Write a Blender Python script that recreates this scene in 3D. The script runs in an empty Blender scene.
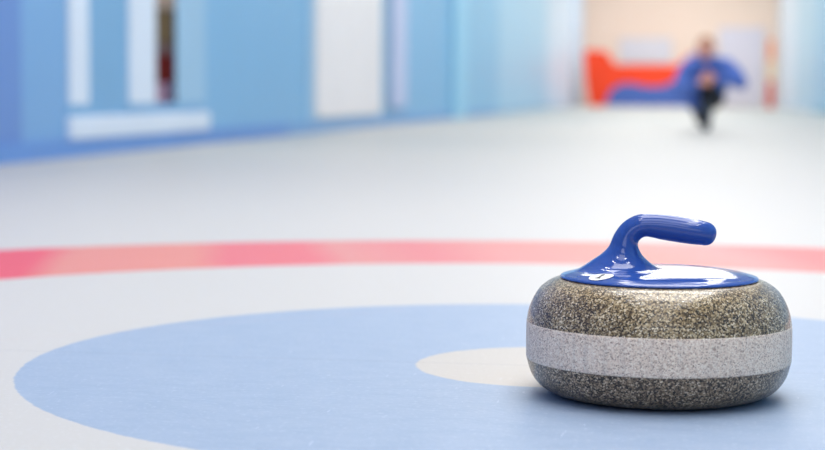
import bpy, bmesh, math, random
from mathutils import Vector, Matrix, Euler
random.seed(4)
C = bpy.context.scene.collection
PI = math.pi

# ---------------------------------------------------------------- frame of the place
# World: +Y runs along the curling sheet, X across it, origin on the ice under the camera.
YAW = math.radians(8.6)
LENS_PX, CAM_H = 1766.0, 0.3176
PITCH = math.atan((225 - 93.7) / LENS_PX)
XL, XR, YB, YF, ZC = -2.934, 2.62, -4.0, 50.0, 3.9

def w(right, fwd, z=0.0):
    """metres right of / in front of the camera -> world"""
    return Vector((right * math.cos(YAW) - fwd * math.sin(YAW), right * math.sin(YAW) + fwd * math.cos(YAW), z))

# ---------------------------------------------------------------- material helpers
def lin(c):
    return tuple(((v / 255) / 12.92 if v / 255 <= 0.04045 else ((v / 255 + 0.055) / 1.055) ** 2.4) for v in c) + (1,)

class NT:
    def __init__(s, name):
        s.m = bpy.data.materials.new(name); s.m.use_nodes = True
        s.t = s.m.node_tree; s.n = s.t.nodes; s.b = s.n['Principled BSDF']
    def node(s, kind, **kw):
        x = s.n.new(kind)
        for k, v in kw.items(): setattr(x, k, v)
        return x
    def link(s, a, b): s.t.links.new(a, b)
    def val(s, sock, v):
        if isinstance(v, (int, float, tuple, list)): sock.default_value = v
        else: s.link(v, sock)
    def math(s, op, a, b=0.0, c=None, clamp=False):
        x = s.node('ShaderNodeMath', operation=op); x.use_clamp = clamp
        s.val(x.inputs[0], a); s.val(x.inputs[1], b)
        if c is not None: s.val(x.inputs[2], c)
        return x.outputs[0]
    def mix(s, f, a, b, blend='MIX'):
        x = s.node('ShaderNodeMix', data_type='RGBA', blend_type=blend)
        s.val(x.inputs['Factor'], f); s.val(x.inputs[6], a); s.val(x.inputs[7], b)
        return x.outputs[2]
    def noise(s, vec, scale, detail=2, rough=0.5):
        x = s.node('ShaderNodeTexNoise'); s.link(vec, x.inputs['Vector'])
        x.inputs['Scale'].default_value = scale; x.inputs['Detail'].default_value = detail
        x.inputs['Roughness'].default_value = rough
        return x.outputs['Fac']
    def ramp(s, f, stops, interp='LINEAR'):
        x = s.node('ShaderNodeValToRGB'); s.link(f, x.inputs[0]); x.color_ramp.interpolation = interp
        e = x.color_ramp.elements
        while len(e) < len(stops): e.new(0.5)
        for i, (p, c) in enumerate(stops): e[i].position = p; e[i].color = c
        return x.outputs[0]
    def coord(s, which='Object'):
        return s.node('ShaderNodeTexCoord').outputs[which]
    def scaled(s, vec, sc):
        x = s.node('ShaderNodeMapping'); s.link(vec, x.inputs[0]); x.inputs['Scale'].default_value = sc
        return x.outputs[0]

def paint(name, rgb, rough=0.5, spec=0.4, var=0.05, scale=3.0, coat=0.0, bump=0.0):
    t = NT(name); c = lin(rgb); v = t.coord()
    n = t.noise(v, scale, 3)
    lo = tuple(x * (1 - var) for x in c[:3]) + (1,); hi = tuple(min(1, x * (1 + var)) for x in c[:3]) + (1,)
    t.link(t.mix(n, lo, hi), t.b.inputs['Base Color'])
    t.b.inputs['Roughness'].default_value = rough
    t.b.inputs['Specular IOR Level'].default_value = spec
    t.b.inputs['Coat Weight'].default_value = coat; t.b.inputs['Coat Roughness'].default_value = 0.03
    if bump:
        b = t.node('ShaderNodeBump'); b.inputs['Strength'].default_value = bump; b.inputs['Distance'].default_value = 0.01
        t.link(t.noise(v, scale * 12, 3), b.inputs['Height']); t.link(b.outputs[0], t.b.inputs['Normal'])
    return t.m

# ---------------------------------------------------------------- mesh helpers
def obj(name, bm, mats, parent=None, smooth=False, kind=None):
    me = bpy.data.meshes.new(name); bmesh.ops.recalc_face_normals(bm, faces=bm.faces)
    bm.to_mesh(me); bm.free()
    for m in (mats if isinstance(mats, (list, tuple)) else [mats]): me.materials.append(m)
    if smooth:
        for p in me.polygons: p.use_smooth = True
    o = bpy.data.objects.new(name, me); C.objects.link(o)
    if parent: o.parent = parent
    if kind: o['kind'] = kind
    return o

def struct(name, bm, mats, parent=None, smooth=False):
    return obj(name, bm, mats, parent, smooth, None if parent else 'structure')

def thing(name, label, cat, loc=(0, 0, 0), rotz=0, group=None):
    o = bpy.data.objects.new(name, None); C.objects.link(o); o.empty_display_size = 0.1
    o.location = loc; o.rotation_euler = (0, 0, rotz); o['label'] = label; o['category'] = cat
    if group: o['group'] = group
    return o

def box(bm, x0, x1, y0, y1, z0, z1, mi=0, bevel=0.0):
    b = bmesh.new()
    vs = [b.verts.new((x, y, z)) for x in (x0, x1) for y in (y0, y1) for z in (z0, z1)]
    for q in ((0, 1, 3, 2), (4, 6, 7, 5), (0, 4, 5, 1), (2, 3, 7, 6), (0, 2, 6, 4), (1, 5, 7, 3)):
        b.faces.new([vs[i] for i in q])
    if bevel: bmesh.ops.bevel(b, geom=b.edges[:], offset=bevel, segments=3, affect='EDGES')
    for f in b.faces: f.material_index = mi
    me = bpy.data.meshes.new('tmp'); b.to_mesh(me); b.free(); bm.from_mesh(me); bpy.data.meshes.remove(me)
    return bm

def BX(*a, **k): return box(bmesh.new(), *a, **k)

def lathe(bm, prof, seg=128, mi=None):
    rings = []
    for r, z in prof:
        if r < 1e-6: rings.append([bm.verts.new((0, 0, z))])
        else: rings.append([bm.verts.new((r * math.cos(2 * PI * i / seg), r * math.sin(2 * PI * i / seg), z)) for i in range(seg)])
    for a, b in zip(rings, rings[1:]):
        for i in range(seg):
            j = (i + 1) % seg
            if len(a) == 1: bm.faces.new((a[0], b[j], b[i]))
            elif len(b) == 1: bm.faces.new((a[i], a[j], b[0]))
            else: bm.faces.new((a[i], a[j], b[j], b[i]))
    return bm

def prism(bm, pts, y0, y1):
    """polygon in x,z swept along y"""
    a = [bm.verts.new((x, y0, z)) for x, z in pts]; b = [bm.verts.new((x, y1, z)) for x, z in pts]
    bm.faces.new(a); bm.faces.new(b[::-1])
    for i in range(len(pts)):
        j = (i + 1) % len(pts); bm.faces.new((a[i], b[i], b[j], a[j]))
    return bm

def crom(p, t):
    """Catmull-Rom through a list of tuples, t in 0..len-1"""
    i = min(int(t), len(p) - 2); u = t - i
    g = lambda k: p[max(0, min(len(p) - 1, k))]
    a, b, c, d = g(i - 1), g(i), g(i + 1), g(i + 2)
    return tuple(0.5 * (2 * B + (-A + Cc) * u + (2 * A - 5 * B + 4 * Cc - D) * u * u + (-A + 3 * B - 3 * Cc + D) * u ** 3)
                 for A, B, Cc, D in zip(a, b, c, d))

def smooth_profile(prof, n):
    return [crom(prof, i * (len(prof) - 1) / n) for i in range(n + 1)]

def evaluated(o):
    dg = bpy.context.evaluated_depsgraph_get(); dg.update()
    me = bpy.data.meshes.new_from_object(o.evaluated_get(dg)); 
    old = o.data; bpy.data.objects.remove(o); bpy.data.meshes.remove(old)
    return me

def skin_mesh(chains, sub=2):
    """chains: list of [(x,y,z,r[,r2]),...]: rounded, tapering limbs; merge_remesh then grows one surface over them."""
    bm = bmesh.new()
    for ch in chains:
        for p, q in zip(ch, ch[1:]):
            a, b = Vector(p[:3]), Vector(q[:3]); n = max(2, int((b - a).length / (min(p[3], q[3]) * 0.22)))
            for k in range(n + 1):
                t = k / n; r = p[3] * (1 - t) + q[3] * t; r2 = p[-1] * (1 - t) + q[-1] * t
                M = Matrix.Translation(a.lerp(b, t)) @ Matrix.Diagonal((r, r2, r2 if len(p) > 4 else r, 1))
                bmesh.ops.create_icosphere(bm, subdivisions=2, radius=1, matrix=M)
    return to_me(bm)

def merge_remesh(meshes, voxel, it=5):
    bm = bmesh.new()
    for m in meshes: bm.from_mesh(m); bpy.data.meshes.remove(m)
    me = bpy.data.meshes.new('merge'); bm.to_mesh(me); bm.free()
    o = bpy.data.objects.new('merge', me); C.objects.link(o)
    r = o.modifiers.new('r', 'REMESH'); r.mode = 'VOXEL'; r.voxel_size = voxel; r.use_smooth_shade = True
    s = o.modifiers.new('s', 'SMOOTH'); s.factor = 0.5; s.iterations = it
    return evaluated(o)

def from_mesh(name, me, mat, parent):
    me.name = name; me.materials.clear(); me.materials.append(mat)
    for p in me.polygons: p.use_smooth = True
    o = bpy.data.objects.new(name, me); C.objects.link(o); o.parent = parent
    return o

def ell(center, rad, rot=(0, 0, 0), u=32, v=20, fn=None):
    b = bmesh.new(); bmesh.ops.create_uvsphere(b, u_segments=u, v_segments=v, radius=1)
    M = Matrix.Translation(center) @ Euler(rot).to_matrix().to_4x4()
    for q in b.verts:
        p = Vector((q.co.x * rad[0], q.co.y * rad[1], q.co.z * rad[2]))
        if fn: p = fn(p, q.co.copy())
        q.co = M @ p
    return b

def to_me(b):
    me = bpy.data.meshes.new('t'); b.to_mesh(me); b.free(); return me

# ================================================================ THE SETTING
TEE = w(0.158, 2.055)
R_BUTTON, R_BLUE, R_IN, R_OUT = 0.153, 0.6096, 1.253, 1.772

def ice_material():
    t = NT('pebbled_ice'); pos = t.coord()
    sep = t.node('ShaderNodeSeparateXYZ'); t.link(pos, sep.inputs[0])
    dx = t.math('SUBTRACT', sep.outputs[0], TEE.x); dy = t.math('SUBTRACT', sep.outputs[1], TEE.y)
    r0 = t.math('SQRT', t.math('ADD', t.math('MULTIPLY', dx, dx), t.math('MULTIPLY', dy, dy)))
    wob = t.math('MULTIPLY', t.math('SUBTRACT', t.noise(pos, 60, 3), 0.5), 0.006)
    r = t.math('ADD', r0, wob)
    def inside(rad, soft=0.002):
        x = t.node('ShaderNodeMapRange'); x.interpolation_type = 'SMOOTHSTEP'
        t.link(r, x.inputs[0]); x.inputs[1].default_value = rad - soft; x.inputs[2].default_value = rad + soft
        x.inputs[3].default_value = 1; x.inputs[4].default_value = 0
        return x.outputs[0]
    frost = t.noise(t.scaled(pos, (1, 0.35, 1)), 2.2, 4, 0.6)
    fine = t.noise(pos, 160, 2, 0.6)
    white = t.mix(frost, lin((197, 196, 192)), lin((201, 198, 193)))
    streak = t.noise(t.scaled(pos, (3.0, 7.0, 1)), 6, 4, 0.65)
    blue = t.mix(t.math('MULTIPLY', t.math('SUBTRACT', streak, 0.3), 1.6, clamp=True), BLUE_A, BLUE_B)
    # colour of the red ring: tone changes in bands
    tone_noise = t.math('MULTIPLY', t.math('SUBTRACT', t.noise(t.scaled(pos, (1.0, 0.4, 1)), 5, 3, 0.6), 0.5), 0.05)
    q = t.math('ADD', dx, t.math('MULTIPLY', dy, 0.29))           # tone runs in bands slanting over the ring
    along = t.math('ADD', t.math('DIVIDE', t.math('ADD', q, 0.9), 1.8), tone_noise)
    deep, salmon, pink, pale = lin((222, 62, 86)), lin((218, 128, 116)), lin((220, 98, 108)), lin((214, 132, 128))
    red = t.ramp(along, [(0.0, deep), (0.10, deep), (0.135, salmon), (0.27, salmon), (0.31, pink), (0.40, pink), (0.44, pale), (0.54, lin((216, 114, 118))), (0.62, pale), (0.78, salmon), (0.88, pale), (0.96, lin((218, 108, 108)))])
    ringf = t.math('SUBTRACT', inside(R_OUT, .004), inside(R_IN, .004), clamp=True)
    col = t.mix(t.math('MULTIPLY', ringf, 0.88), white, red)
    col = t.mix(inside(R_BLUE), col, blue)
    col = t.mix(inside(R_BUTTON), col, lin((196, 191, 183)))
    # thin tee line
    tl = t.math('LESS_THAN', t.math('ABSOLUTE', dy), 0.0022)
    col = t.mix(t.math('MULTIPLY', tl, 0.16), col, lin((90, 95, 120)))
    # a scratch of pinkish paint curving past the disc
    sc = t.math('ABSOLUTE', t.math('SUBTRACT', t.math('ADD', dy, t.math('MULTIPLY', dx, -0.9)), t.math('ADD', 0.72, t.math('MULTIPLY', t.math('SUBTRACT', streak, .5), .05))))
    col = t.mix(t.math('MULTIPLY', t.math('LESS_THAN', sc, 0.003), 0.10), col, lin((215, 150, 150)))
    # line of the side of the sheet
    sl = t.math('LESS_THAN', t.math('ABSOLUTE', t.math('SUBTRACT', sep.outputs[0], XL + 0.42)), 0.035)
    col = t.mix(t.math('MULTIPLY', sl, 0.35), col, lin((170, 178, 188)))
    # frosty specks
    col = t.mix(t.math('MULTIPLY', t.math('SUBTRACT', fine, 0.56, clamp=True), 0.9, clamp=True), col, lin((240, 243, 248)))
    # pale scrapes left on the ice
    vor = t.noise(t.scaled(pos, (40, 4, 1)), 3, 3, 0.7)
    col = t.mix(t.math('MULTIPLY', t.math('GREATER_THAN', vor, 0.70), 0.25), col, lin((225, 230, 242)))
    t.link(col, t.b.inputs['Base Color'])
    rr = t.node('ShaderNodeMapRange'); t.link(streak, rr.inputs[0]); rr.inputs[3].default_value = 0.44; rr.inputs[4].default_value = 0.54
    t.link(rr.outputs[0], t.b.inputs['Roughness'])
    t.b.inputs['Specular IOR Level'].default_value = 0.11
    b = t.node('ShaderNodeBump'); b.inputs['Strength'].default_value = 0.18; b.inputs['Distance'].default_value = 0.002
    t.link(t.math('ADD', t.noise(pos, 110, 2), t.math('MULTIPLY', t.noise(pos, 14, 2), 0.8)), b.inputs['Height'])
    t.link(b.outputs[0], t.b.inputs['Normal'])
    return t.m

BLUE_A, BLUE_B = lin((150, 168, 190)), lin((168, 182, 200))
struct('floor', BX(XL - 3.2, XR + 0.1, YB - 0.1, YF + 0.2, -0.12, 0.0), ice_material())

M_white = paint('white_paint', (226, 226, 232), 0.45)
M_ceil = paint('ceiling_paint', (228, 228, 228), 0.8)
M_far = paint('peach_wall_paint', (250, 230, 214), 0.6, var=0.04, scale=0.5)
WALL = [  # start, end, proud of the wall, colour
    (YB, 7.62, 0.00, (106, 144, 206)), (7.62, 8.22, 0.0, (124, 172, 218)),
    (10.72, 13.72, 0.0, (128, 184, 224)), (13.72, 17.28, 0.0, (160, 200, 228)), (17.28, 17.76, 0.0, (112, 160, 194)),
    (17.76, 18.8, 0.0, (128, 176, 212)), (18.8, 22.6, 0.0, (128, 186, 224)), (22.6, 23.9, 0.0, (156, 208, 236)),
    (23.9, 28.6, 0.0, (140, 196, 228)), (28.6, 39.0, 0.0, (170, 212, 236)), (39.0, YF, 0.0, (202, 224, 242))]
bm = bmesh.new(); mats = []
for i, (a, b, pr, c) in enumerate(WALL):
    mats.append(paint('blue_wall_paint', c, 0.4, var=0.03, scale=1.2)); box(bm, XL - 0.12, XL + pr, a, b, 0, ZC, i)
mats.append(paint('blue_wall_paint', (122, 168, 212), 0.4)); box(bm, XL - 0.12, XL, 8.22, 10.72, 2.5, ZC, len(WALL)); box(bm, XL - 0.12, XL, 8.22, 10.72, 0, 0.10, len(WALL))
struct('wall_left', bm, mats)
bm = bmesh.new(); mr = []
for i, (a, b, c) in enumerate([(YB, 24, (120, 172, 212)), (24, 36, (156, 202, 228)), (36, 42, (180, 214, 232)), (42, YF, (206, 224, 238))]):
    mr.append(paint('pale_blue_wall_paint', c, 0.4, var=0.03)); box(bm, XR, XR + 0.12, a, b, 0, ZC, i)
struct('wall_right', bm, mr)
struct('wall_far', BX(XL - 0.12, XR + 0.12, YF, YF + 0.15, 0, ZC), M_far)
struct('wall_back', BX(XL - 0.12, XR + 0.12, YB - 0.12, YB, 0, ZC), paint('back_wall_paint', (190, 205, 225)))
struct('ceiling', BX(XL - 0.12, XR + 0.12, YB - 0.12, YF + 0.15, ZC, ZC + 0.1), M_ceil)
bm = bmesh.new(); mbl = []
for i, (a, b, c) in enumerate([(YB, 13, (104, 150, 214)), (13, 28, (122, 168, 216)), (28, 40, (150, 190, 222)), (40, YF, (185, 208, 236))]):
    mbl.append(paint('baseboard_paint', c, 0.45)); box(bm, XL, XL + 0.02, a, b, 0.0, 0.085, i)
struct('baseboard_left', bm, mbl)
bm = bmesh.new()
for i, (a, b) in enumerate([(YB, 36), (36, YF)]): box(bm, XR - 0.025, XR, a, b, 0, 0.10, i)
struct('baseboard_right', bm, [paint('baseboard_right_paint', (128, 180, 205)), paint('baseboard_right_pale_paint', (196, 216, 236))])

# glazed screen low in the left wall (white rails, blue and pale panels, one gap)
wn = BX(XL - 0.03, XL + 0.030, 8.20, 10.74, 0.085, 0.20, bevel=0.008)
box(wn, XL - 0.012, XL + 0.006, 8.24, 8.52, 0.255, 2.5); box(wn, XL - 0.006, XL + 0.006, 9.18, 9.66, 0.255, 2.5)
box(wn, XL - 0.03, XL + 0.02, 8.22, 10.72, 2.42, 2.5)
win = struct('window_1', wn, paint('white_window_frame', (226, 236, 248), 0.4))
win['label'] = 'low white framed screen with blue panels in the left wall'
M_wblue = paint('window_blue_panel', (122, 174, 214), 0.4)
struct('window_panel', BX(XL - 0.012, XL - 0.004, 8.52, 9.18, 0.20, 2.42), M_wblue, win)
struct('window_panel', BX(XL - 0.006, XL + 0.002, 10.09, 10.72, 0.255, 2.42), paint('window_pale_panel', (160, 200, 228), 0.4), win)

struct('window_panel', BX(XL - 0.010, XL + 0.004, 8.22, 8.518, 0.20, 0.255), M_wblue, win); struct('window_panel', BX(XL - 0.010, XL + 0.004, 9.182, 10.72, 0.20, 0.255), M_wblue, win)

# room behind the screen
struct('wall_side_room', BX(-6.05, -5.95, 7.0, 14.0, 0, 2.8), paint('side_room_paint', (170, 196, 220)))
bm = BX(-5.95, XL - 0.12, 13.9, 14.0, 0, 2.8); box(bm, -5.95, XL - 0.12, 7.0, 7.1, 0, 2.8)
struct('wall_side_room_end', bm, paint('side_room_end_paint', (150, 185, 215)))
struct('ceiling_side_room', BX(-6.05, XL - 0.12, 7.0, 14.0, 2.8, 2.9), M_ceil)

# white door and narrow pale strip further along the left wall
dr = BX(XL, XL + 0.018, 13.74, 17.26, 0.085, 2.6)
d1 = struct('door_1', dr, paint('door_surround_paint', (168, 206, 234)))
dp = bmesh.new(); y0, y1, z0, z1, rad = 13.95, 17.05, 0.12, 2.5, 0.10
pts = []
for cx, cz, a0 in ((y1 - rad, z1 - rad, 0), (y0 + rad, z1 - rad, 90), (y0 + rad, z0 + rad, 180), (y1 - rad, z0 + rad, 270)):
    for k in range(7):
        a = math.radians(a0 + 15 * k); pts.append((cx + rad * math.cos(a), cz + rad * math.sin(a)))
prism(dp, pts, 0, 0.025)
bmesh.ops.transform(dp, matrix=Matrix.Translation((XL + 0.045, 0, 0)) @ Matrix.Rotation(PI / 2, 4, 'Z'), verts=dp.verts)
struct('door_leaf', dp, paint('white_door_paint', (246, 240, 238), 0.4), d1)
struct('trim_1', BX(XL, XL + 0.03, 17.80, 18.75, 0.18, 2.6, bevel=0.006), paint('lavender_panel_paint', (198, 206, 234)))
struct('trim_2', BX(XL, XL + 0.06, 22.6, 23.9, 0.0, ZC), paint('pale_pilaster_paint', (158, 210, 236)))
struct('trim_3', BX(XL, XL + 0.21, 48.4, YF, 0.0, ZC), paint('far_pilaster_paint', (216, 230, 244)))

# far wall: white door
fd = struct('door_2', BX(0.98, 2.28, YF - 0.06, YF, 0.0, 2.22), paint('far_door_surround_paint', (226, 222, 228)))
struct('door_leaf', BX(1.05, 2.21, YF - 0.085, YF - 0.06, 0.03, 2.15, bevel=0.01), paint('far_door_paint', (226, 226, 240), 0.45), fd)
hb = bmesh.new(); bmesh.ops.create_uvsphere(hb, u_segments=16, v_segments=10, radius=0.035)
bmesh.ops.translate(hb, vec=(1.15, YF - 0.12, 1.0), verts=hb.verts); struct('door_handle', hb, paint('door_handle_steel', (170, 170, 175), 0.3), fd, True)

# ================================================================ THE CURLING STONE
def granite(name, stops, rough, coat, sc=720, contrast=1.0, streak=False):
    t = NT(name); p = t.coord()
    v1 = t.node('ShaderNodeTexVoronoi'); t.link(p, v1.inputs['Vector']); v1.inputs['Scale'].default_value = sc
    bw = t.node('ShaderNodeSeparateColor'); t.link(v1.outputs['Color'], bw.inputs[0])
    n = t.noise(p, sc * 0.9, 3, 0.7)
    f = t.math('ADD', t.math('MULTIPLY', bw.outputs[0], 0.62), t.math('MULTIPLY', n, 0.42))
    big = t.noise(p, 45, 3)
    f = t.math('ADD', f, t.math('MULTIPLY', t.math('SUBTRACT', big, 0.5), 0.22))
    col = t.ramp(f, stops)
    v2 = t.node('ShaderNodeTexVoronoi'); t.link(p, v2.inputs['Vector']); v2.inputs['Scale'].default_value = sc * 0.38
    fl = t.math('LESS_THAN', v2.outputs['Distance'], 0.17)
    col = t.mix(t.math('MULTIPLY', fl, 0.5 * contrast), col, stops[-1][1])
    if streak:
        sk = t.noise(t.scaled(p, (60, 60, 5)), 2.2, 3, 0.6)
        col = t.mix(t.math('MULTIPLY', t.math('SUBTRACT', sk, 0.5, clamp=True), 1.0, clamp=True), col, lin((120, 116, 120)))
    t.link(col, t.b.inputs['Base Color']); t.b.inputs['Roughness'].default_value = rough
    t.b.inputs['Specular IOR Level'].default_value = 0.5
    t.b.inputs['Coat Weight'].default_value = coat; t.b.inputs['Coat Roughness'].default_value = 0.12
    return t.m

M_gran = granite('speckled_granite', [(0.28, lin((28, 20, 12))), (0.41, lin((86, 68, 42))), (0.56, lin((140, 118, 80))), (0.72, lin((188, 166, 124))), (0.88, lin((250, 238, 208)))], 0.30, 0.45)
M_gran_low = granite('shade_dark_granite', [(0.28, lin((26, 19, 14))), (0.42, lin((72, 58, 44))), (0.58, lin((118, 98, 76))), (0.74, lin((164, 140, 112))), (0.9, lin((236, 218, 192)))], 0.32, 0.3)  # shade on the stone's lower half put into a darker granite colour
M_band = granite('pecked_granite_band', [(0.20, lin((160, 136, 120))), (0.40, lin((228, 206, 186))), (0.60, lin((240, 222, 202))), (0.88, lin((254, 244, 228)))], 0.6, 0.0, 850, 0.6, True)

def handle_blue():
    t = NT('glossy_blue_plastic'); p = t.coord(); n = t.noise(p, 30, 2)
    t.link(t.mix(n, lin((46, 80, 156)), lin((51, 86, 164))), t.b.inputs['Base Color'])
    t.b.inputs['Roughness'].default_value = 0.08; t.b.inputs['Specular IOR Level'].default_value = 0.42
    t.b.inputs['Coat Weight'].default_value = 0.1; t.b.inputs['Coat Roughness'].default_value = 0.06
    b = t.node('ShaderNodeBump'); b.inputs['Strength'].default_value = 0.04; b.inputs['Distance'].default_value = 0.002
    t.link(t.noise(p, 90, 2), b.inputs['Height']); t.link(b.outputs[0], t.b.inputs['Normal'])
    return t.m
M_blue = handle_blue()

S_D, S_X = 1.863, 0.2614
stone = thing('curling_stone', 'grey speckled granite curling stone with glossy blue handle on the ice', 'curling stone', w(S_X, S_D), math.radians(1.5))
Z_B0, Z_B1 = 0.039, 0.0785
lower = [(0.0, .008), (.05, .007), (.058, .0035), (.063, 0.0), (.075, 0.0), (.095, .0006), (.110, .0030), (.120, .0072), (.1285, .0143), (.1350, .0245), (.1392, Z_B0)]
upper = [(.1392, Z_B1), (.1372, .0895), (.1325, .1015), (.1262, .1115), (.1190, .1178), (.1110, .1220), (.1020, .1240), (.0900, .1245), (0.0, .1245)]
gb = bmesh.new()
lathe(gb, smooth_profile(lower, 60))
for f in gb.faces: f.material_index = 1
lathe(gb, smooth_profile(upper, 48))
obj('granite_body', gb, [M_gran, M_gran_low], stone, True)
bb = bmesh.new()
lathe(bb, [(.1350, Z_B0), (.1391, Z_B0 - .0002), (.1395, Z_B0 + .0015), (.1397, .050), (.1398, .0588), (.1397, .068), (.1395, Z_B1 - .0015), (.1391, Z_B1 + .0002), (.1350, Z_B1)])
sb = obj('striking_band', bb, M_band, stone, True); sb['label'] = 'pale grey rough pecked band round the granite'

PL = [(.1043, .1252), (.1036, .1264), (.1010, .1276), (.0975, .1285), (.0920, .1300), (.0863, .1311), (.0790, .1321), (.0709, .1328), (.0600, .1333), (.0480, .13355), (.0300, .13375), (0.0, .1338)]
def plate_z(x, y):
    r = math.hypot(x, y)
    for (r1, z1), (r0, z0) in zip(PL, PL[1:]):
        if r0 <= r <= r1: return z0 + (z1 - z0) * (r - r0) / (r1 - r0)
    return PL[0][1]
hbm = bmesh.new()
lathe(hbm, [(0.0, .1235), (.098, .1235), (.1020, .1238), (.1038, .1244)] + smooth_profile(PL, 60), 160)
# gooseneck: outer / inner contour points (x,z) and half width across
SEC = [(-.0930, .1295, .0100, .1336, .0480), (-.0850, .1342, .0010, .1352, .0390), (-.0731, .1415, -.0080, .1402, .0290), (-.0619, .1486, -.0170, .1478, .0220),
       (-.0533, .1574, -.0218, .1566, .0178), (-.0478, .1700, -.0216, .1626, .0155), (-.0405, .1806, -.0184, .1663, .0144), (-.0309, .1880, -.0140, .1679, .0138),
       (-.0182, .1923, -.0077, .1672, .0136), (.0007, .1926, .0026, .1650, .0138), (.0218, .1903, .0176, .1627, .0140), (.0398, .1871, .0324, .1608, .0138), (.0500, .1846, .0440, .1600, .0128)]
NS, NP = 10, 48
rings = []
steps = (len(SEC) - 1) * NS
for k in range(steps + 1):
    ox, oz, ix, iz, b = crom(SEC, k / NS)
    cx, cz, hx, hz = (ox + ix) / 2, (oz + iz) / 2, (ox - ix) / 2, (oz - iz) / 2
    ring = []
    for i in range(NP):
        a = 2 * PI * i / NP
        x, y, z = cx + hx * math.cos(a), b * math.sin(a), cz + hz * math.cos(a)
        if k < 3 * NS:                                   # the flare settles onto the plate
            e = 1 - k / (3 * NS); lift = e ** 2.2
            z = z * (1 - lift) + (plate_z(x, y) - 0.0002) * lift
            z = max(z, plate_z(x, y) - 0.0003)
        ring.append(hbm.verts.new((x, y, z)))
    rings.append(ring)
# rounded end of the grip
ox, oz, ix, iz, b = SEC[-1]
c0 = Vector(((ox + ix) / 2, 0, (oz + iz) / 2)); ax = Vector((oz - iz, 0, -(ox - ix))).normalized()
hv = Vector(((ox - ix) / 2, 0, (oz - iz) / 2))
for k in range(1, 9):
    t = k / 8 * PI / 2; s = math.cos(t) ** 0.85 if k < 8 else 0.03; d = math.sin(t) * 0.0125
    rings.append([hbm.verts.new(c0 + ax * d + hv * (s * math.cos(2 * PI * i / NP)) + Vector((0, b * s * math.sin(2 * PI * i / NP), 0))) for i in range(NP)])
for a, c in zip(rings, rings[1:]):
    for i in range(NP):
        j = (i + 1) % NP; hbm.faces.new((a[i], a[j], c[j], c[i]))
hbm.faces.new(rings[-1])
handle = obj('handle', hbm, M_blue, stone, True)
handle['label'] = 'glossy blue moulded plate and gooseneck grip'

# round white number sticker on the slope of the plate
def on_plate(px, py, lift): return (px, py, plate_z(px, py) + lift)
sx, sy, sr = -.0595, -.0640, .0128
st = bmesh.new(); prev = None; cv = st.verts.new(on_plate(sx, sy, .0006))
for k in range(1, 7):
    ring = [st.verts.new(on_plate(sx + sr * k / 6 * math.cos(2 * PI * i / 40), sy + sr * k / 6 * math.sin(2 * PI * i / 40), .0006)) for i in range(40)]
    for i in range(40):
        j = (i + 1) % 40
        st.faces.new((cv, ring[i], ring[j]) if prev is None else (prev[i], ring[i], ring[j], prev[j]))
    prev = ring
sticker = obj('sticker', st, paint('sticker_white', (250, 250, 246), 0.6, spec=.2), handle, True)
sticker['label'] = 'round white sticker with a black numeral'
# the numeral 1 on the sticker: stem, flag and foot, lying along the plate
nb = bmesh.new()
def stroke(pts, wd):
    P = [Vector(p) for p in pts]
    for a, b in zip(P, P[1:]):
        n = max(2, int((b - a).length / 0.001)); d = (b - a).normalized(); q = Vector((-d.y, d.x)) * wd / 2; row = None
        for k in range(n + 1):
            m = a.lerp(b, k / n); new = [nb.verts.new(on_plate(sx + v.x, sy + v.y, .0011)) for v in (m - q, m + q)]
            if row: nb.faces.new((row[0], new[0], new[1], row[1]))
            row = new
stroke([(-.0035, -.0062), (.0035, .0066)], .0022)
stroke([(.0035, .0066), (-.0010, .0050)], .0018)
stroke([(-.0062, -.0046), (-.0008, -.0078)], .0020)
obj('numeral', nb, paint('numeral_black', (24, 24, 28), 0.5), sticker)

# ================================================================ THE CURLER
pl = w(0, 0)
M_skin = paint('skin', (228, 164, 146), 0.55, var=0.06, scale=20)
M_hair = paint('brown_hair', (172, 122, 90), 0.6, var=0.25, scale=60)
M_jack = paint('blue_jacket_cloth', (82, 114, 194), 0.75, var=0.12, scale=14, bump=0.3)
M_trou = paint('black_trouser_cloth', (22, 24, 36), 0.8, var=0.2, scale=14, bump=0.3)
M_gait = paint('grey_gaiter_cloth', (72, 80, 90), 0.8, var=0.12, scale=20)
M_shoe = paint('dark_shoe_leather', (34, 40, 46), 0.5)
man = thing('person', 'person in a blue jacket and black trousers crouching on the ice in a sliding lunge', 'person',
            w((705.5 - 412.5) / LENS_PX * 15.75, 15.75), math.radians(-0.5))
hip = (0, .28, .31)
R_ = dict(sh=(.16, .05, .575), el=(.295, -.05, .425), wr=(.068, -.245, .465))
L_ = dict(sh=(-.16, .05, .57), el=(-.245, -.03, .365), wr=(-.072, -.275, .432))
kneeF, ankF = (.0, -.16, .37), (.0, .0, .085)
kneeT, ankT = (-.04, .64, .11), (-.03, 1.02, .11)
def P(p, r, r2=None): return (*p, r) if r2 is None else (*p, r, r2)
spine = [P(hip, .10), P((0, .21, .42), .10), P((-.005, .11, .53), .11), P((-.01, .04, .60), .075), P((-.015, .0, .645), .045), P((-.018, -.03, .69), .05)]
chest = spine[2]
chains = [spine,
    [spine[3], P(R_['sh'], .05), P(R_['el'], .036), P(R_['wr'], .024)], [spine[3], P(L_['sh'], .05), P(L_['el'], .036), P(L_['wr'], .024)],
    [spine[0], P((.07, .25, .29), .075), P(kneeF, .05), P((0, -.06, .24), .048), P(ankF, .024), P((0, -.10, .035), .018)],
    [spine[0], P((-.08, .32, .27), .075), P(kneeT, .05), P((-.035, .83, .11), .045), P(ankT, .024), P((-.03, 1.10, .05), .016)]]
parts = [skin_mesh(chains, 2)]
HC = Vector((-.02, -.045, .728))
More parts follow.
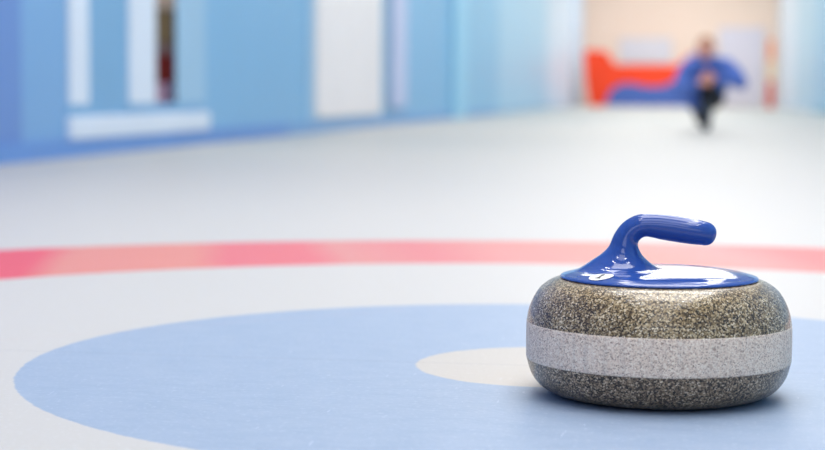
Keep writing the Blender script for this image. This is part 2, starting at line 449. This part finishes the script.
def head_fn(p, u):
    if u.z < -0.1: p.x *= 1 - 0.32 * (-u.z - 0.1); p.y = p.y * (1 - 0.12 * -u.z) - 0.012 * -u.z
    if u.y < 0 and abs(u.x) > 0.15 and 0.0 < u.z < 0.3: p.y += 0.006 * math.exp(-((abs(u.x) - 0.38) / 0.16) ** 2)
    return p
parts.append(to_me(ell(HC, (.073, .092, .108), (0.12, 0, 0.05), 40, 30, head_fn)))
parts.append(to_me(ell(HC + Vector((0.0, -.089, -.014)), (.011, .015, .023), (0.25, 0, 0), 16, 12)))        # nose
parts.append(to_me(ell(HC + Vector((0.0, -.074, -.055)), (.022, .010, .006), (0, 0, 0), 16, 10)))           # lips
parts.append(to_me(ell(HC + Vector((0.0, -.060, -.085)), (.024, .020, .016), (0, 0, 0), 16, 10)))           # chin
for s in (-1, 1): parts.append(to_me(ell(HC + Vector((s * .074, .01, -.012)), (.010, .020, .031), (0.2, 0, s * 0.25), 16, 12)))  # ears
def hand(wr, s):
    """palm, four curled fingers of different length and a thumb; s=+1 for the arm on the right of the picture"""
    W = Vector(wr); out = Vector((-s * .86, -.30, .05)).normalized(); side = Vector((0.05, -.25, .95)).normalized(); dn = out.cross(side).normalized()
    if dn.y > 0: dn = -dn
    res = [skin_mesh([[(*W, .022), (*(W + out * .035), .026, .017), (*(W + out * .078), .030, .016)]], 2)]
    for k, (o, ln) in enumerate(((.030, .070), (.010, .080), (-.010, .075), (-.030, .058))):
        a = W + out * .070 + side * o; b = a + out * ln * .42 - dn * ln * .10; c = b + out * ln * .18 + (-dn) * ln * .30; d = c - out * ln * .14 - dn * ln * .22
        res.append(skin_mesh([[(*a, .0088), (*b, .0083), (*c, .0076), (*d, .0066)]], 2))
    a = W + out * .024 + side * .020; b = a + side * .026 + out * .018; c = b + side * .012 + out * .028; d = c + out * .022
    res.append(skin_mesh([[(*a, .0125), (*b, .0108), (*c, .0092), (*d, .0075)]], 2))
    return res
parts += hand(R_['wr'], 1) + hand(L_['wr'], -1)
from_mesh('body', merge_remesh(parts, 0.0032, 3), M_skin, man)
# jacket: chest, sleeves, collar and hem as one garment
cj = [[P(hip, .175, .13), P((0, .21, .42), .195, .13), P((-.005, .11, .53), .185, .125), P((-.01, .035, .595), .095, .095), P((-.014, .005, .648), .062)],
      [P((-.01, .035, .595), .095, .095), P(R_['sh'], .078), P((.24, .0, .51), .072), P(R_['el'], .060), P((.19, -.15, .458), .050), P((.082, -.235, .464), .036)],
      [P((-.01, .035, .595), .095, .095), P(L_['sh'], .078), P((-.215, .01, .48), .070), P(L_['el'], .062), P((-.165, -.15, .40), .050), P((-.085, -.262, .430), .036)],
      [P(hip, .135, .125), P((-.12, .16, .27), .085)], [P(hip, .135, .125), P((.07, .22, .29), .085)]]
jk = from_mesh('jacket', merge_remesh([skin_mesh(cj, 2)], 0.008), M_jack, man)
ct = [[P((0, .30, .29), .12), P((.065, .22, .29), .100), P((.03, .02, .34), .088), P(kneeF, .078), P((0, -.11, .29), .066), P((0, -.085, .25), .060)],
      [P((0, .30, .29), .12), P((-.08, .34, .26), .098), P((-.05, .50, .18), .082), P(kneeT, .068), P((-.035, .83, .115), .058), P((-.03, .98, .11), .05)]]
from_mesh('trousers', merge_remesh([skin_mesh(ct, 2)], 0.008), M_trou, man)
gt = [[P((0, -.10, .27), .062), P((0, -.06, .20), .060), P((0, -.02, .13), .048), P((0, .005, .075), .044)]]
from_mesh('gaiter', merge_remesh([skin_mesh(gt, 2)], 0.006), M_gait, man)
def shoe(heel, toe, rot_up=False):
    me = skin_mesh([[(*heel, .040), (*[(a * .55 + b * .45) for a, b in zip(heel, toe)], .042, .036), (*toe, .036, .026)], [(*heel, .040), (heel[0], heel[1], heel[2] + .06, .042)]], 2)
    for v in me.vertices: v.co.z = max(v.co.z, 0.004)
    return me
from_mesh('shoe', merge_remesh([shoe((0, .03, .045), (0, -.17, .036))], 0.006), M_shoe, man)
from_mesh('shoe', merge_remesh([shoe((-.03, 1.03, .11), (-.03, 1.17, .035))], 0.006), M_shoe, man)
def hair_fn(p, u):
    if u.y < -0.2 and u.z < 0.50: p *= 0.90
    if u.z < -0.35: p *= 0.86
    return p
hb = ell(HC + Vector((0, .006, .006)), (.080, .098, .112), (0.12, 0, 0.05), 40, 30, hair_fn)
obj('hair', hb, M_hair, man, True)
for s in (-1, 1):
    obj('eye', ell(HC + Vector((s * .031, -.0765, .008)), (.011, .008, .007), u=14, v=10), paint('eye_dark', (50, 40, 38), 0.2), man, True)

# ================================================================ FAR END OF THE HALL
M_foot = paint('barrier_foot_steel', (90, 95, 105), 0.4)
bar = thing('padded_barrier', 'low red barrier with a blue wave along its lower edge by the far wall', 'barrier', (0, 47.6, 0))
wave = [(-1.98, .06), (-1.93, .28), (-1.80, .48), (-1.58, .60), (-1.30, .62), (-1.02, .56), (-.72, .54), (-.42, .58), (-.20, .70), (-.05, .95), (.10, 1.22), (.30, 1.42)]
wv = smooth_profile(wave, 44)
rp = bmesh.new(); prism(rp, [(-2.42, .02), (-2.55, .80), (-2.58, 1.46), (-2.48, 1.52), (-2.05, 1.50), (-1.92, 1.40), (-1.80, 1.17), (-1.70, 1.12), (-.22, 1.12), (-.06, 1.18), (.26, 1.44)] + wv[::-1] + [(-2.0, .02)], -0.08, 0.08)
obj('red_panel', rp, paint('red_vinyl', (240, 66, 22), 0.5, var=0.08), bar)
bp = bmesh.new(); prism(bp, [(-1.99, .02)] + wv + [(.55, 1.42), (.62, 1.30), (.62, .02)], -0.10, 0.06)
obj('blue_panel', bp, paint('blue_vinyl', (72, 104, 180), 0.5, var=0.08), bar)
for xx in (-2.25, -.8, .4):
    obj('foot_plate', BX(xx - .06, xx + .06, -.25, .25, 0, .03), M_foot, bar)

pt = thing('wall_poster', 'blank white rectangular sign hung on the peach far wall above the red barrier', 'sign', (-1.0, YF - 0.03, 1.24))
obj('sign_board', BX(-.70, .70, -.015, .0, 0, .64, bevel=.004), paint('sign_white', (226, 228, 238), 0.5), pt)
sf = BX(-.73, .73, 0, .03, -.03, .0)
box(sf, -.73, .73, 0, .03, .64, .67); box(sf, -.73, -.70, 0, .03, 0, .64); box(sf, .70, .73, 0, .03, 0, .64)
obj('sign_frame', sf, paint('sign_frame_grey', (214, 214, 222), 0.4), pt)

po = thing('marker_post', 'slim orange and yellow post with a red base in the far right corner', 'post', (2.37, 48.4, 0))
obj('post_base', lathe(bmesh.new(), smooth_profile([(0, 0), (.095, 0), (.10, .03), (.09, .10), (.08, .40), (.07, .66), (.05, .72), (0, .72)], 40), 40), paint('red_post_plastic', (214, 18, 34), 0.45), po, True)
obj('post_tube', lathe(bmesh.new(), [(0, .70), (.042, .70), (.042, 1.27), (0, 1.27)], 32), paint('yellow_post_plastic', (248, 222, 160), 0.45), po)
obj('post_head', lathe(bmesh.new(), smooth_profile([(0, 1.26), (.055, 1.26), (.07, 1.30), (.07, 1.72), (.05, 1.80), (0, 1.82)], 30), 32), paint('orange_post_plastic', (248, 140, 70), 0.45), po, True)

# ================================================================ SEEN THROUGH THE GAP IN THE SCREEN
cb = thing('storage_cabinet', 'narrow brown and dark red cabinet behind the gap in the blue screen', 'cabinet', (-3.62, 11.75, 0))
obj('carcass', BX(-.20, .26, -.02, .45, .03, .88, bevel=.004), paint('cabinet_navy', (34, 34, 62), 0.5), cb)
obj('door', BX(-.19, .19, -.045, -.02, .655, .87, bevel=.004), paint('cabinet_brown', (150, 122, 84), 0.5, var=.12, scale=8), cb)['label'] = 'brown upper door'
obj('drawer', BX(-.19, .19, -.045, -.02, .575, .65, bevel=.004), paint('cabinet_grey', (150, 118, 112), 0.5), cb)
obj('door', BX(-.19, .19, -.045, -.02, .05, .57, bevel=.004), paint('cabinet_red', (138, 32, 20), 0.5, var=.1), cb)['label'] = 'dark red lower door'
bx1 = obj('storage_box', BX(-.10, .05, -.16, 0, 0, .38, bevel=.006), paint('pink_box_card', (226, 176, 196), 0.7), None)
bx1.location = (-3.45, 11.64, 0); bx1['label'] = 'pale pink box on the floor in front of the narrow cabinet'; bx1['category'] = 'box'
bx2 = obj('storage_box', BX(-.17, .17, -.12, .12, 0, .20, bevel=.006), paint('peach_box_card', (228, 196, 170), 0.7), None)
bx2.location = (-3.6, 11.95, .88); bx2['label'] = 'peach box standing on top of the narrow cabinet'; bx2['category'] = 'box'

# ================================================================ LIGHT
def lamp(x, y, z, sx, sy, power, col=(1, 1, 1)):
    l = bpy.data.lights.new('ceiling_or_added_lamp', 'AREA'); l.shape = 'RECTANGLE'; l.size = sx; l.size_y = sy; l.energy = power; l.color = col
    o = bpy.data.objects.new('ceiling_or_added_lamp', l); C.objects.link(o); o.location = (x, y, z); return o
K = 0.49
for y in [-2.5, 0.0, 2.5, 5.0, 8.0, 11.0, 15.0, 19.0, 23.0, 27.0, 31.0, 35.0, 39.0, 43.0, 46.0]:
    gap = 2.5 if y < 8 else (3 if y < 13 else 4)
    lamp(0.2 if y < 13 else -0.15, y, ZC - 0.05, 1.8 if y < 13 else 3.2, 1.7, 122 * K * gap / 2.5 * (0.55 if y < 1 else 1.16 if y < 6 else 1.04 if y < 24 else 0.96), (1, .955, .900) if y < 36 else (1, .93, .86))   # broad diffused panels
for y in (0.6, 1.6, 3.4, 4.4):                           # small bright downlights in pairs
    for x in (-1.1, -0.8, 0.9, 1.2):
        lamp(x, y, ZC - 0.06, 0.16, 0.16, 4.0)
wl = lamp(-0.15, 46.5, ZC - 0.3, 4.4, 0.4, 50, (1, .94, .88)); wl.rotation_euler = (math.radians(55), 0, 0)   # added light that brightens the far wall
fl = lamp(0.2, -3.6, 2.3, 3.6, 1.4, 25, (1, .955, .91)); fl.rotation_euler = (math.radians(68), 0, 0)   # added fill light behind the camera, brightens the stone's front
lamp(-4.4, 10.5, 2.7, 1.5, 3, 90 * K)
wd = bpy.data.worlds.new('hall_world'); bpy.context.scene.world = wd; wd.use_nodes = True
wd.node_tree.nodes['Background'].inputs[0].default_value = (.8, .85, .9, 1); wd.node_tree.nodes['Background'].inputs[1].default_value = 0.5

# ================================================================ CAMERA
cam = bpy.data.cameras.new('camera'); co = bpy.data.objects.new('camera', cam); C.objects.link(co)
cam.sensor_width = 36; cam.lens = LENS_PX / 825 * 36; cam.clip_end = 200
R = Matrix.Rotation(YAW, 4, 'Z') @ Matrix.Rotation(PI / 2 - PITCH, 4, 'X') @ Matrix.Rotation(0.0058, 4, 'Z')
co.matrix_world = Matrix.Translation((0, 0, CAM_H)) @ R
cam.dof.use_dof = True; cam.dof.focus_distance = 1.84; cam.dof.aperture_fstop = (cam.lens / 1000) / 0.0195
bpy.context.scene.camera = co
vs = bpy.context.scene.view_settings; vs.view_transform = 'Standard'; vs.look = 'None'; vs.exposure = 0.0
